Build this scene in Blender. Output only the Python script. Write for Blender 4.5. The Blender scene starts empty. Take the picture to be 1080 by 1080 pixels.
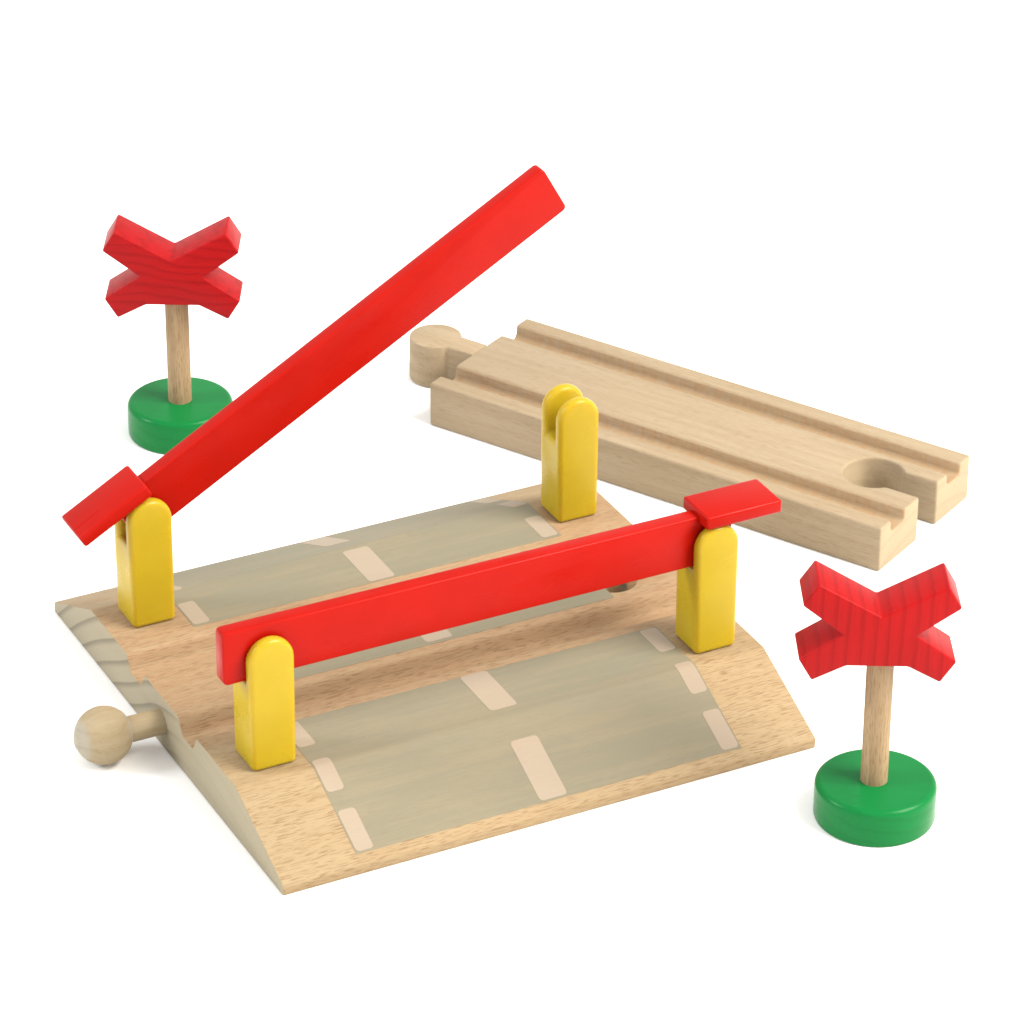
import bpy, bmesh, math
from mathutils import Matrix, Vector

scene = bpy.context.scene
COL = scene.collection
MM = 0.001                                   # everything below is written in millimetres

# ------------------------------------------------------------------ camera
cam_data = bpy.data.cameras.new('camera')
cam = bpy.data.objects.new('camera', cam_data)
COL.objects.link(cam)
cam_data.sensor_fit = 'HORIZONTAL'
cam_data.sensor_width = 36.0
cam_data.lens = 4498.07 / 1080 * 36.0
cam_data.clip_start = 0.05
cam_data.clip_end = 50.0
cpos = Vector((-322.903, -670.599, 461.113))
tgt = Vector((47.163, 53.688, 0.0))
fwd = (tgt - cpos).normalized()
rgt = fwd.cross(Vector((0, 0, 1))).normalized()
up = rgt.cross(fwd)
roll = 0.006
rgt, up = math.cos(roll) * rgt + math.sin(roll) * up, -math.sin(roll) * rgt + math.cos(roll) * up
M = Matrix((rgt, up, -fwd)).transposed().to_4x4()
M.translation = cpos * MM
cam.matrix_world = M
scene.camera = cam

# ------------------------------------------------------------------ world, lamps, exposure
world = bpy.data.worlds.new('World')
scene.world = world
world.use_nodes = True
bg = world.node_tree.nodes['Background']
bg.inputs['Color'].default_value = (1.0, 0.985, 0.96, 1)
bg.inputs['Strength'].default_value = 1.08


def area(name, loc, target, size, power, color):
    d = bpy.data.lights.new(name, 'AREA')
    d.shape = 'RECTANGLE'
    d.size, d.size_y = size
    d.energy = power
    d.color = color
    o = bpy.data.objects.new(name, d)
    COL.objects.link(o)
    o.location = loc
    o.rotation_euler = (Vector(target) - Vector(loc)).to_track_quat('-Z', 'Y').to_euler()
    return o


area('key_softbox', (0.95, -1.0, 1.42), (0, 0, 0), (1.1, 1.1), 83, (1.0, 0.95, 0.87))
area('side_softbox', (-1.4, 0.55, 1.0), (0, 0, 0), (0.45, 0.6), 19, (0.93, 0.97, 1.0))

scene.cycles.filter_width = 1.7             # the photograph is a soft one
vs = scene.view_settings
vs.view_transform = 'Standard'
vs.look = 'None'
vs.exposure = 0.0
vs.gamma = 1.0
vs.use_curve_mapping = False


# ------------------------------------------------------------------ materials
class NT:
    def __init__(self, name):
        self.m = bpy.data.materials.new(name)
        self.m.use_nodes = True
        self.t = self.m.node_tree
        self.b = self.t.nodes['Principled BSDF']

    def n(self, kind, **kw):
        nd = self.t.nodes.new(kind)
        for k, v in kw.items():
            setattr(nd, k, v)
        return nd

    def link(self, a, b):
        self.t.links.new(a, b)

    def math(self, op, a, b=None, c=None, clamp=False):
        nd = self.n('ShaderNodeMath', operation=op, use_clamp=clamp)
        for i, v in enumerate((a, b, c)):
            if v is None:
                continue
            if isinstance(v, (int, float)):
                nd.inputs[i].default_value = v
            else:
                self.link(v, nd.inputs[i])
        return nd.outputs[0]

    def mix(self, fac, a, b, blend='MIX'):
        nd = self.n('ShaderNodeMix', data_type='RGBA', blend_type=blend)
        for s, v in ((0, fac), (6, a), (7, b)):
            if isinstance(v, (int, float)):
                nd.inputs[s].default_value = v
            elif isinstance(v, tuple):
                nd.inputs[s].default_value = v + (1,)
            else:
                self.link(v, nd.inputs[s])
        return nd.outputs[2]

    def rng(self, v, a, b, c=0.0, d=1.0, smooth=True):
        nd = self.n('ShaderNodeMapRange', interpolation_type='SMOOTHSTEP' if smooth else 'LINEAR')
        self.link(v, nd.inputs[0])
        for i, x in enumerate((a, b, c, d)):
            nd.inputs[i + 1].default_value = x
        return nd.outputs[0]

    def coords(self):
        tc = self.n('ShaderNodeTexCoord')
        mp = self.n('ShaderNodeVectorMath', operation='SCALE')
        self.link(tc.outputs['Object'], mp.inputs[0])
        mp.inputs['Scale'].default_value = 1000.0
        return mp.outputs[0]

    def noise(self, vec, scale, detail=2.0, rough=0.5, off=(0, 0, 0)):
        mp = self.n('ShaderNodeMapping')
        self.link(vec, mp.inputs['Vector'])
        mp.inputs['Scale'].default_value = scale
        mp.inputs['Location'].default_value = off
        nz = self.n('ShaderNodeTexNoise')
        self.link(mp.outputs[0], nz.inputs['Vector'])
        nz.inputs['Scale'].default_value = 1.08
        nz.inputs['Detail'].default_value = detail
        nz.inputs['Roughness'].default_value = rough
        return nz.outputs[0]

    def bump(self, h, strength, dist):
        bp = self.n('ShaderNodeBump')
        bp.inputs['Strength'].default_value = strength
        bp.inputs['Distance'].default_value = dist
        self.link(h, bp.inputs['Height'])
        self.link(bp.outputs[0], self.b.inputs['Normal'])


def wood(name, light, dark, fleck, endc, axis=0, centre=(-20, -75), ring=4.3, ring_amt=.35, end_ring=.5,
         fleck_amt=.6, fleck_lo=.60, heart=None, stain=None, rough=.62, off=(0, 0, 0), ring_fade=None, tint=None):
    """beech: grain runs along local `axis`; growth rings about a far axis, short dark flecks, plain end grain"""
    k = NT(name)
    v = k.coords()
    if axis == 2:                            # turn the grain from z to x
        sp = k.n('ShaderNodeSeparateXYZ'); k.link(v, sp.inputs[0])
        cb = k.n('ShaderNodeCombineXYZ')
        k.link(sp.outputs[2], cb.inputs[0]); k.link(sp.outputs[0], cb.inputs[1]); k.link(sp.outputs[1], cb.inputs[2])
        v = cb.outputs[0]
    sp = k.n('ShaderNodeSeparateXYZ'); k.link(v, sp.inputs[0])
    x, y, z = sp.outputs
    warp = k.noise(v, (.012, .022, .022), 1, .5, off)
    yy = k.math('SUBTRACT', y, centre[0]); zz = k.math('SUBTRACT', z, centre[1])
    d = k.math('SQRT', k.math('ADD', k.math('MULTIPLY', yy, yy), k.math('MULTIPLY', zz, zz)))
    d = k.math('ADD', d, k.math('MULTIPLY', warp, 9.0))
    ph = k.math('FRACT', k.math('DIVIDE', d, ring))
    line = k.math('MULTIPLY', k.rng(ph, .35, .9), k.math('SUBTRACT', 1.0, k.rng(ph, .93, 1.0)))
    streak = k.noise(v, (.022, .55, .55), 3, .6, (off[0] + 3, 7, 1))
    fine = k.noise(v, (.10, 2.6, 2.6), 2, .55, (off[0] + 13, 2, 5))
    tone = k.math('ADD', k.math('MULTIPLY', k.rng(streak, .3, .7), .55), k.math('MULTIPLY', k.rng(fine, .3, .7), .25))
    tone = k.math('ADD', tone, k.math('MULTIPLY', line, ring_amt), clamp=True)
    c = k.mix(tone, light, dark)
    if heart is not None:                    # redder heartwood band
        hc, y0, y1, soft = heart
        band = k.math('MULTIPLY', k.rng(y, y0 - soft, y0 + soft), k.math('SUBTRACT', 1.0, k.rng(y, y1 - soft, y1 + soft)))
        c = k.mix(k.math('MULTIPLY', band, k.rng(streak, .2, .75, .35, .95)), c, hc)
    if tint is not None:                     # the routed grooves are a shade warmer, with cutter chatter
        chat = k.noise(v, (.9, .25, .25), 2, .6, (5, 5, 5))
        m0 = None
        for q in tint[1]:
            b_ = k.math('LESS_THAN', k.math('ABSOLUTE', k.math('SUBTRACT', y, q)), 3.05)
            m0 = b_ if m0 is None else k.math('MAXIMUM', m0, b_)
        m0 = k.math('MULTIPLY', m0, k.math('GREATER_THAN', z, 6.0))
        c = k.mix(k.math('MULTIPLY', m0, k.rng(chat, .35, .65, .25, .85)), c, tint[0])
    f = k.noise(v, (.36, 4.4, 4.4), 0, .5, (off[0] + 1, 4, 9))
    f2 = k.noise(v, (.8, 6.5, 6.5), 0, .5, (off[0] + 5, 1, 2))
    fl = k.math('MAXIMUM', k.rng(f, fleck_lo, fleck_lo + .09), k.math('MULTIPLY', k.rng(f2, .66, .76), .5))
    patch = k.rng(k.noise(v, (.03, .08, .08), 1, .5, (off[0], 21, 3)), .3, .62, .6, 1.0)
    fl = k.math('MULTIPLY', fl, patch)
    c = k.mix(k.math('MULTIPLY', fl, fleck_amt), c, fleck)
    # end grain where the surface faces along the grain
    tc = k.n('ShaderNodeTexCoord')
    sn = k.n('ShaderNodeSeparateXYZ'); k.link(tc.outputs['Normal'], sn.inputs[0])
    e = k.rng(k.math('ABSOLUTE', sn.outputs[axis]), .62, .85)
    pore = k.noise(v, (1.0, 4.0, 4.0), 2, .6)
    line2 = k.math('MULTIPLY', k.rng(ph, .62, .93), k.math('SUBTRACT', 1.0, k.rng(ph, .94, 1.0)))
    if ring_fade is not None:
        line2 = k.math('MULTIPLY', line2, k.rng(y, ring_fade[0], ring_fade[1], .12, 1.0))
    ec = k.mix(k.math('MULTIPLY', line2, end_ring), endc, tuple(q * .60 for q in endc))
    ec = k.mix(k.rng(pore, .45, .75, 0, .35), ec, tuple(q * .7 for q in endc))
    c = k.mix(e, c, ec)
    if stain is not None:                    # thin translucent paint, the grain shows through
        sc, amt = stain
        cloud = k.noise(v, (.05, .12, .12), 3, .6, (off[0] + 9, 9, 9))
        c = k.mix(k.rng(k.math('ADD', k.math('MULTIPLY', cloud, .5), k.math('MULTIPLY', streak, .5)), .36, .64, amt - .11, amt + .05), c, sc)
    k.link(c, k.b.inputs['Base Color'])
    k.b.inputs['Roughness'].default_value = rough
    k.b.inputs['Specular IOR Level'].default_value = .15
    h = k.math('SUBTRACT', k.math('MULTIPLY', fine, .5), fl)
    k.bump(h, .18, .00008)
    return k.m


def plastic(name, col, rough=.3, sss=0.0, spec=.5, mottling=.06):
    k = NT(name)
    v = k.coords()
    nz = k.noise(v, (.12, .12, .12), 2, .5)
    c = k.mix(k.rng(nz, .3, .7, 0, 1), tuple(q * (1 - mottling) for q in col), tuple(min(1, q * (1 + mottling)) for q in col))
    k.link(c, k.b.inputs['Base Color'])
    r = k.noise(v, (.08, .08, .16), 2, .5, (4, 4, 4))
    k.link(k.rng(r, .3, .7, rough - .05, rough + .07), k.b.inputs['Roughness'])
    k.b.inputs['Specular IOR Level'].default_value = spec
    if sss:
        k.b.inputs['Subsurface Weight'].default_value = sss
        k.b.inputs['Subsurface Radius'].default_value = (1.0, .42, .06)
        k.b.inputs['Subsurface Scale'].default_value = .004
    s = k.noise(v, (.10, .10, .10), 1, .5, (8, 1, 3))
    k.bump(s, .10, .0003)
    return k.m


def painted_wood(name, col, dark, axis, amt, rough=.42, wav=1.0, period=3.0):
    """opaque gloss paint on wood, the early and late wood still telegraphing as darker lines"""
    k = NT(name)
    v = k.coords()
    sp = k.n('ShaderNodeSeparateXYZ'); k.link(v, sp.inputs[0])
    across = sp.outputs[0] if axis == 2 else sp.outputs[2]
    sc = (.5, .5, .05) if axis == 2 else (.05, .3, .10)
    w = k.noise(v, sc, 2, .5)
    lean = k.math('MULTIPLY', sp.outputs[0], .13 if axis == 0 else 0.0)
    p = k.math('ADD', k.math('ADD', across, lean), k.math('MULTIPLY', w, 3.0 * wav))
    ph = k.math('FRACT', k.math('DIVIDE', p, period))
    line = k.math('MULTIPLY', k.rng(ph, .45, .88), k.math('SUBTRACT', 1.0, k.rng(ph, .9, 1.0)))
    fsc = (2.2, 2.2, .12) if axis == 2 else (.12, 2.2, 2.2)
    fine = k.noise(v, fsc, 2, .6, (3, 3, 3))
    t = k.math('ADD', k.math('MULTIPLY', line, amt), k.math('MULTIPLY', k.rng(fine, .4, .75), amt * .5), clamp=True)
    k.link(k.mix(t, col, dark), k.b.inputs['Base Color'])
    k.b.inputs['Roughness'].default_value = rough
    k.b.inputs['Specular IOR Level'].default_value = .10
    k.bump(k.math('SUBTRACT', fine, line), .12, .00010)
    return k.m


LIGHT, DARK = (.330, .246, .143), (.288, .202, .109)
FLECK = (.150, .082, .038)
END = (.29, .25, .172)
m_base = wood('beech_crossing', LIGHT, DARK, FLECK, END, fleck_amt=.52, fleck_lo=.58, heart=((.305, .192, .108), -21, 34, 5), ring_amt=.30, ring_fade=(-14, 4), end_ring=.95)
m_road = wood('grey_stained_beech', LIGHT, DARK, FLECK, END, stain=((.172, .163, .116), .86), fleck_amt=.4)
m_dash = wood('pale_printed_beech', LIGHT, DARK, FLECK, END, stain=((.295, .245, .190), .88), fleck_amt=.3)
m_ball = wood('beech_ball', (.325, .265, .17), (.275, .21, .122), FLECK, (.32, .285, .22), fleck_amt=.15, ring=3.2, end_ring=.25, centre=(-3, -9))
m_track = wood('beech_track', (.318, .250, .166), (.265, .198, .122), (.20, .125, .065), (.345, .27, .172), fleck_amt=.36, tint=((.30, .19, .10), (7.5, 32.2)),
               ring_amt=.22, end_ring=.2, centre=(20, -60), off=(40, 0, 0))
m_stick = wood('beech_dowel', (.33, .24, .14), (.245, .16, .085), FLECK, END, axis=2, fleck_amt=.5, centre=(3, -8), ring=2.4)
m_red = plastic('red_plastic', (.325, .0050, .0018), .30, .0, .10, .03)
m_yellow = plastic('yellow_plastic', (.375, .266, .012), .30, .45, .2, .03)
m_green = painted_wood('green_paint', (.005, .142, .032), (.004, .114, .025), 0, .35, .24)
m_redwood_v = painted_wood('red_paint_upright_grain', (.315, .0045, .005), (.225, .003, .0035), 2, .62, .42, .3, 2.6)
m_redwood_h = painted_wood('red_paint_level_grain', (.30, .0045, .006), (.22, .003, .004), 0, .6, .42, 2.2, 2.4)

gk = NT('white_sweep')
gk.b.inputs['Base Color'].default_value = (.92, .92, .915, 1)
gk.b.inputs['Roughness'].default_value = .85
gk.b.inputs['Specular IOR Level'].default_value = .15
m_ground = gk.m


# ------------------------------------------------------------------ mesh helpers
def mm(p):
    return (p[0] * MM, p[1] * MM, p[2] * MM)


def link_obj(name, bm, mat, parent=None, smooth=True, bevel=None, segs=2, ang=32):
    bmesh.ops.recalc_face_normals(bm, faces=bm.faces)
    me = bpy.data.meshes.new(name)
    bm.to_mesh(me)
    bm.free()
    me.materials.append(mat)
    o = bpy.data.objects.new(name, me)
    COL.objects.link(o)
    if parent is not None:
        o.parent = parent
    for p in me.polygons:
        p.use_smooth = smooth
    if bevel:
        b = o.modifiers.new('bevel', 'BEVEL')
        b.width = bevel * MM
        b.segments = segs
        b.limit_method = 'ANGLE'
        b.angle_limit = math.radians(ang)
        b.use_clamp_overlap = True
        b.harden_normals = False
    return o


def set_sharp(o, deg=38):
    me = o.data
    bm = bmesh.new(); bm.from_mesh(me)
    for e in bm.edges:
        if len(e.link_faces) == 2 and e.calc_face_angle(0) > math.radians(deg):
            e.smooth = False
    bm.to_mesh(me); bm.free()


def bake(o, cutters=(), sharp=38):
    """apply booleans and bevels to plain mesh data, drop the cutters"""
    for c in cutters:
        b = o.modifiers.new('cut', 'BOOLEAN')
        b.operation = 'DIFFERENCE'
        b.solver = 'EXACT'
        b.object = c
        mods = list(o.modifiers)
        o.modifiers.move(len(mods) - 1, 0)
    bpy.context.view_layer.update()
    dg = bpy.context.evaluated_depsgraph_get()
    me = bpy.data.meshes.new_from_object(o.evaluated_get(dg))
    o.modifiers.clear()
    old = o.data
    o.data = me
    me.name = o.name
    bpy.data.meshes.remove(old)
    for c in cutters:
        bpy.data.objects.remove(c)
    for p in me.polygons:
        p.use_smooth = True
    set_sharp(o, sharp)
    return o


def extrude_poly(bm, pts, axis, a, b):
    """closed outline (2-D, mm) extruded along axis between a and b"""
    def P(p, t):
        if axis == 'x':
            return mm((t, p[0], p[1]))
        if axis == 'y':
            return mm((p[0], t, p[1]))
        return mm((p[0], p[1], t))
    A = [bm.verts.new(P(p, a)) for p in pts]
    B = [bm.verts.new(P(p, b)) for p in pts]
    n = len(pts)
    bm.faces.new(A)
    bm.faces.new(B)
    for i in range(n):
        bm.faces.new((A[i], A[(i + 1) % n], B[(i + 1) % n], B[i]))


def box(bm, lo, hi):
    extrude_poly(bm, [(lo[0], lo[1]), (hi[0], lo[1]), (hi[0], hi[1]), (lo[0], hi[1])], 'z', lo[2], hi[2])


def lathe(bm, prof, segs=64, M=None):
    """profile [(r, z)] about z, closed at the ends"""
    rings = []
    for r, z in prof:
        rings.append([bm.verts.new(mm((r * math.cos(2 * math.pi * i / segs), r * math.sin(2 * math.pi * i / segs), z))) for i in range(segs)])
    for a, b in zip(rings, rings[1:]):
        for i in range(segs):
            bm.faces.new((a[i], a[(i + 1) % segs], b[(i + 1) % segs], b[i]))
    bm.faces.new(rings[0])
    bm.faces.new(rings[-1])
    if M is not None:
        bmesh.ops.transform(bm, matrix=M, verts=bm.verts)


def root(name, loc, rotz, label, cat, group=None):
    o = bpy.data.objects.new(name, None)
    o.empty_display_size = .02
    COL.objects.link(o)
    o.location = mm(loc)
    o.rotation_euler = (0, 0, rotz)
    o['label'] = label
    o['category'] = cat
    if group:
        o['group'] = group
    return o


# ------------------------------------------------------------------ setting
bm = bmesh.new()
box(bm, (-3000, -3000, -12), (3000, 3000, -0.04))
g = link_obj('ground', bm, m_ground, smooth=False)
g['kind'] = 'structure'
g['label'] = 'plain white studio sweep'

# ------------------------------------------------------------------ the level crossing
HALF_L, HALF_W, CREASE, TOP, LIP = 58.3, 58.7, 37.0, 12.0, 2.3


def sstep(t):
    t = max(0.0, min(1.0, t))
    return t * t * (3 - 2 * t)


def height(y):
    """top surface of the crossing across the track"""
    a = abs(y)
    slope = (TOP - LIP) / (HALF_W - CREASE)
    # softened crease between deck and ramp
    r = 0.6
    t = a - CREASE
    if t < -r:
        z = TOP
    elif t > r:
        z = TOP - slope * t
    else:
        z = TOP - slope * (t + r) ** 2 / (4 * r)
    # wheel grooves with worn, rounded lips
    if 6.0 < a < 20.5:
        z -= 3.5 * (sstep((a - 8.4) / 2.6) - sstep((a - 15.4) / 2.6))
    return z


crossing = root('level_crossing', (0, 0, 0), 0,
                'wooden toy level crossing with ramps, grey road, yellow posts and two red barriers', 'level crossing')

ys = [-HALF_W, -50, -44] + [-39.1 + .55 * i for i in range(9)] + [-37.9 + .2 * i for i in range(11)] + [-30, -25, -20.5]
ys += [-18.5 + .35 * i for i in range(31)] + [-7.6, -6.5]
ys = sorted(set(round(q, 3) for q in ys))
prof_y = ys + [0.0] + [-q for q in reversed(ys)]
outline = [(q, height(q)) for q in prof_y] + [(HALF_W - .2, 0.0), (-HALF_W + .2, 0.0)]
bm = bmesh.new()
extrude_poly(bm, outline, 'x', -HALF_L, HALF_L)
ramp = link_obj('ramp_base', bm, m_base, crossing, bevel=.35, segs=2, ang=35)
# socket at the right-hand end: round hole opening to the end through a slot
bm = bmesh.new()
pts = []
a0 = math.asin(2.0 / 4.9)
for i in range(41):
    a = a0 + (2 * math.pi - 2 * a0) * i / 40
    pts.append((43.4 + 4.9 * math.cos(a), 4.9 * math.sin(a)))
pts += [(HALF_L + 3, -2.0), (HALF_L + 3, 2.0)]
extrude_poly(bm, pts, 'z', -3, 20)
cut = link_obj('cutter', bm, m_base)
bake(ramp, [cut])


def sheet(bm, x0, x1, y0, y1, h, rad=0.0, sink=.3, skip=None):
    """a printed patch that follows the top surface: h mm proud, rounded corners"""
    n = max(8, int(abs(y1 - y0) / .5))
    cand = [y0 + (y1 - y0) * i / n for i in range(n + 1)]
    if rad:
        cand += [y0 + rad * (1 - math.cos(math.pi / 2 * i / 5)) for i in range(6)]
        cand += [y1 - rad * (1 - math.cos(math.pi / 2 * i / 5)) for i in range(6)]
    cand = sorted(set(round(q, 4) for q in cand))
    L, R, L0, R0 = [], [], [], []
    for y in cand:
        ins = 0.0
        if rad:
            e = min(y - y0, y1 - y)
            if e < rad:
                ins = rad - math.sqrt(max(0, rad * rad - (rad - e) ** 2))
        z = height(y)
        L.append(bm.verts.new(mm((x0 + ins, y, z + h))))
        R.append(bm.verts.new(mm((x1 - ins, y, z + h))))
        L0.append(bm.verts.new(mm((x0 + ins, y, z - sink))))
        R0.append(bm.verts.new(mm((x1 - ins, y, z - sink))))
    for i in range(len(cand) - 1):
        bm.faces.new((L[i], R[i], R[i + 1], L[i + 1]))
        bm.faces.new((L0[i], L[i], L[i + 1], L0[i + 1]))
        bm.faces.new((R[i], R0[i], R0[i + 1], R[i + 1]))
        bm.faces.new((R0[i], L0[i], L0[i + 1], R0[i + 1]))
    bm.faces.new((L[0], L0[0], R0[0], R[0]))
    bm.faces.new((L[-1], R[-1], R0[-1], L0[-1]))


ROADX = (-42.0, 42.4)
CX = .7
for y0, y1, dashes in (
        (-56.4, -20.3, [(-34.5, -20.3), (-56.0, -42.6)]),
        (-6.4, 6.4, [(-5.5, 5.5)]),
        (21.2, 58.0, [(21.6, 35.4), (43.6, 57.6)])):
    bm = bmesh.new()
    sheet(bm, ROADX[0], ROADX[1] if y0 != -6.4 else 40.3, y0, y1, .05)
    road = link_obj('painted_road', bm, m_road, crossing)
    set_sharp(road)
    spots = [(CX - 3.0, CX + 3.0, a, b) for a, b in dashes]
    if y0 != -6.4:
        s = 1 if y0 > 0 else -1
        for a, b in ((20.6, 29.9), (35.2, 43.0), (47.1, 56.0)):
            if s > 0:
                a, b = {20.6: (21.9, 31.0), 35.2: (36.3, 44.2), 47.1: (48.2, 57.0)}[a]
            lo, hi = sorted((s * a, s * b))
            spots.append((-41.7, -38.0, lo, hi))
            spots.append((38.3, 42.1, lo, hi))
    for x0, x1, a, b in spots:
        bm = bmesh.new()
        sheet(bm, x0, x1, a, b, .10, .8)
        dsh = link_obj('lane_marking', bm, m_dash, road)
        set_sharp(dsh)

# connector: dowel and ball in the left-hand end
bm = bmesh.new()
R90 = Matrix.Rotation(math.radians(-90), 4, 'Y')
lathe(bm, [(2.65, 0.0), (2.65, 9.6)], 40, Matrix.Translation(mm((-57.6, 0, 6.0))) @ R90)
peg = link_obj('connector_peg', bm, m_ball, crossing)
set_sharp(peg)
bm = bmesh.new()
prof = []
for i in range(33):
    a = -math.pi / 2 + math.pi * i / 32
    prof.append((max(1.6, 5.9 * math.cos(a)), 5.9 * math.sin(a)))
prof = [p for i, p in enumerate(prof) if 1 < i < 31]
lathe(bm, prof, 56, Matrix.Translation(mm((-70.6, .3, 6.0))) @ R90)
ball = link_obj('connector_ball', bm, m_ball, peg)

# gate posts
PX, PY, PH, PW = 48.7, 29.8, 40.7, 4.75
post_me = None
for sx in (-1, 1):
    for sy in (-1, 1):
        if post_me is None:
            bm = bmesh.new()
            out = [(-4.65, 0.0), (4.65, 0.0), (PW, PH - TOP - PW)]
            for i in range(1, 16):
                a = math.pi * i / 16
                out.append((PW * math.cos(a), PH - TOP - PW + PW * math.sin(a)))
            out.append((-PW, PH - TOP - PW))
            extrude_poly(bm, out, 'y', -4.65, 4.65)
            post = link_obj('gate_post', bm, m_yellow, crossing, bevel=1.0, segs=4, ang=50)
            bm = bmesh.new()
            box(bm, (-9, -1.95, 18.7), (9, 1.95, 40))
            c = link_obj('cutter', bm, m_yellow)
            bake(post, [c], 60)
            post_me = post.data
        else:
            post = bpy.data.objects.new('gate_post', post_me)
            COL.objects.link(post)
            post.parent = crossing
        post.location = mm((sx * PX, sy * PY + (.3 if sy > 0 else .2), TOP))


# barrier arms, pivoted in one post each: local +x runs to the tip
def arm(piv, rot, label, seam=False):
    bm = bmesh.new()
    h0, h1, tip = -5.1, 6.0, 106.4
    pts = [(-4.4, h0 + .7), (-3.5, h0), (tip - .9, h0), (tip - .25, h0 + .25), (tip, h0 + .9),
           (tip, h1 - .5), (tip - .25, h1 + .15), (tip - .9, h1 + .4), (-4.4, h1)]
    extrude_poly(bm, pts, 'y', -1.75, 1.75)
    a = link_obj('barrier_arm', bm, m_red, crossing, bevel=.35, segs=3, ang=40)
    bake(a, (), 60)
    a.location = mm(piv)
    a.rotation_euler = rot
    a['label'] = label
    bm = bmesh.new()
    box(bm, (-13.9, -5.15, 4.5), (3.2, 5.15, 7.4))
    w = link_obj('counterweight', bm, m_red, a, bevel=.55, segs=3, ang=40)
    bake(w, (), 60)
    if seam:                                 # moulding ridge on the raised arm's weight
        bm = bmesh.new()
        bm.from_mesh(w.data)
        box(bm, (-13.5, -1.7, 7.2), (-7.2, -1.45, 7.46))
        bmesh.ops.recalc_face_normals(bm, faces=bm.faces)
        bm.to_mesh(w.data)
        bm.free()
    return a


arm((PX, -PY + .2, 36.4), (0, 0, math.pi), 'lowered red barrier arm')
arm((-PX, PY + .3, 36.9), (0, math.radians(-29.3), 0), 'raised red barrier arm', True)

# ------------------------------------------------------------------ the loose straight track
TL, TW, TH = 117.3, 39.6, 10.8
track = root('track_piece', (48.51, 97.86, 0), -1.062,
             'loose straight wooden toy track with two grooves, round-headed peg and keyhole socket', 'track')
bm = bmesh.new()
G = 3.0
def groove(c):
    return [(c - 3.25, TH), (c - 2.9, TH - .5), (c - 2.75, TH - 2.2), (c - 2.2, TH - G), (c + 2.2, TH - G), (c + 2.75, TH - 2.2), (c + 2.9, TH - .5), (c + 3.25, TH)]
out = [(0, 0), (0, TH)] + groove(7.5) + groove(32.2) + [(TW, TH), (TW, 0)]
extrude_poly(bm, out, 'x', 0, TL)
body = link_obj('track_body', bm, m_track, track, bevel=.6, segs=3, ang=42)
bm = bmesh.new()
cx, cy, r, hw = 103.6, 20.7, 6.7, 4.0
a0 = math.asin(hw / r)
pts = []
for i in range(49):
    a = a0 + (2 * math.pi - 2 * a0) * i / 48
    pts.append((cx + r * math.cos(a), cy + r * math.sin(a)))
pts += [(TL + 3, cy - hw), (TL + 3, cy + hw)]
extrude_poly(bm, pts, 'z', -3, 20)
cut = link_obj('cutter', bm, m_track)
cut.location = track.location
cut.rotation_euler = track.rotation_euler
bake(body, [cut])
bm = bmesh.new()
cx, cy, r, hw = -12.3, 20.2, 6.1, 3.1
a0 = math.asin(hw / r)
pts = []
for i in range(49):
    a = a0 + (2 * math.pi - 2 * a0) * i / 48
    pts.append((cx + r * math.cos(a), cy + r * math.sin(a)))
pts += [(.15, cy - hw), (.15, cy + hw)]
extrude_poly(bm, pts, 'z', .05, TH - .05)
tp = link_obj('connector_peg', bm, m_track, track, bevel=.5, segs=2, ang=45)
bake(tp)

# ------------------------------------------------------------------ the two crossing signs
poly = [(-12.3, 10.57), (-15.15, 5.87), (-6.95, -.4), (-15.15, -5.87), (-12.3, -10.57), (-5.9, -7.2), (5.9, -7.2),
        (12.3, -10.57), (15.15, -5.87), (6.95, -.4), (15.15, 5.87), (12.3, 10.57), (0, 3.65)]
GROUP = 'crossing signs beside the level crossing'
sign = root('crossing_sign', (56.4, -84.2, 0), math.radians(64.9 - 90),
            'red X crossing sign with upright grain stripes and green base near the track socket', 'sign', GROUP)
bm = bmesh.new()
extrude_poly(bm, poly, 'y', -4.9, 4.9)
cr = link_obj('cross', bm, m_redwood_v, sign, bevel=.42, segs=3, ang=20)
bake(cr, (), 60)
bm = bmesh.new()
lathe(bm, [(2.65, 5.0), (2.65, 39.0)], 40)
st = link_obj('stick', bm, m_stick, sign)
set_sharp(st)
bm = bmesh.new()
R, H, e = 11.9, 8.1, 1.3
prof = [(R - .6, 0), (R - .15, .15), (R, .6)]
prof += [(R - e + e * math.cos(math.pi / 2 * i / 8), H - e + e * math.sin(math.pi / 2 * i / 8)) for i in range(9)]
lathe(bm, prof, 96)
bs = link_obj('base', bm, m_green, sign)
set_sharp(bs)
bs.data.polygons[-1].use_smooth = True


def copy_tree(o, parent=None):
    c = o.copy()
    COL.objects.link(c)
    if parent is not None:
        c.parent = parent
    for ch in o.children:
        copy_tree(ch, c)
    return c


sign2 = copy_tree(sign)
sign2.location = mm((-3.1, 120.3, 0))
sign2.rotation_euler = (0, 0, math.radians(61.8 - 90))
sign2['label'] = 'red X crossing sign with level wavy grain, green base, behind the raised barrier arm'
for s, h, off, rl in ((sign, 43.9, -1.4, -2.0), (sign2, 41.4, -.4, 0)):
    for ch in s.children:
        if ch.name.startswith('cross'):
            ch.location = mm((off, 0, h))
            ch.rotation_euler = (0, math.radians(-rl), 0)
            if s is sign2:
                ch.data = ch.data.copy()
                ch.data.materials[0] = m_redwood_h
        if ch.name.startswith('stick') and s is sign2:
            ch.location = mm((0, 0, -2.2))
            ch.rotation_euler = (0, 0, 1.0)
        if ch.name.startswith('stick') and s is sign:
            ch.location = mm((-.4, 0, 0))
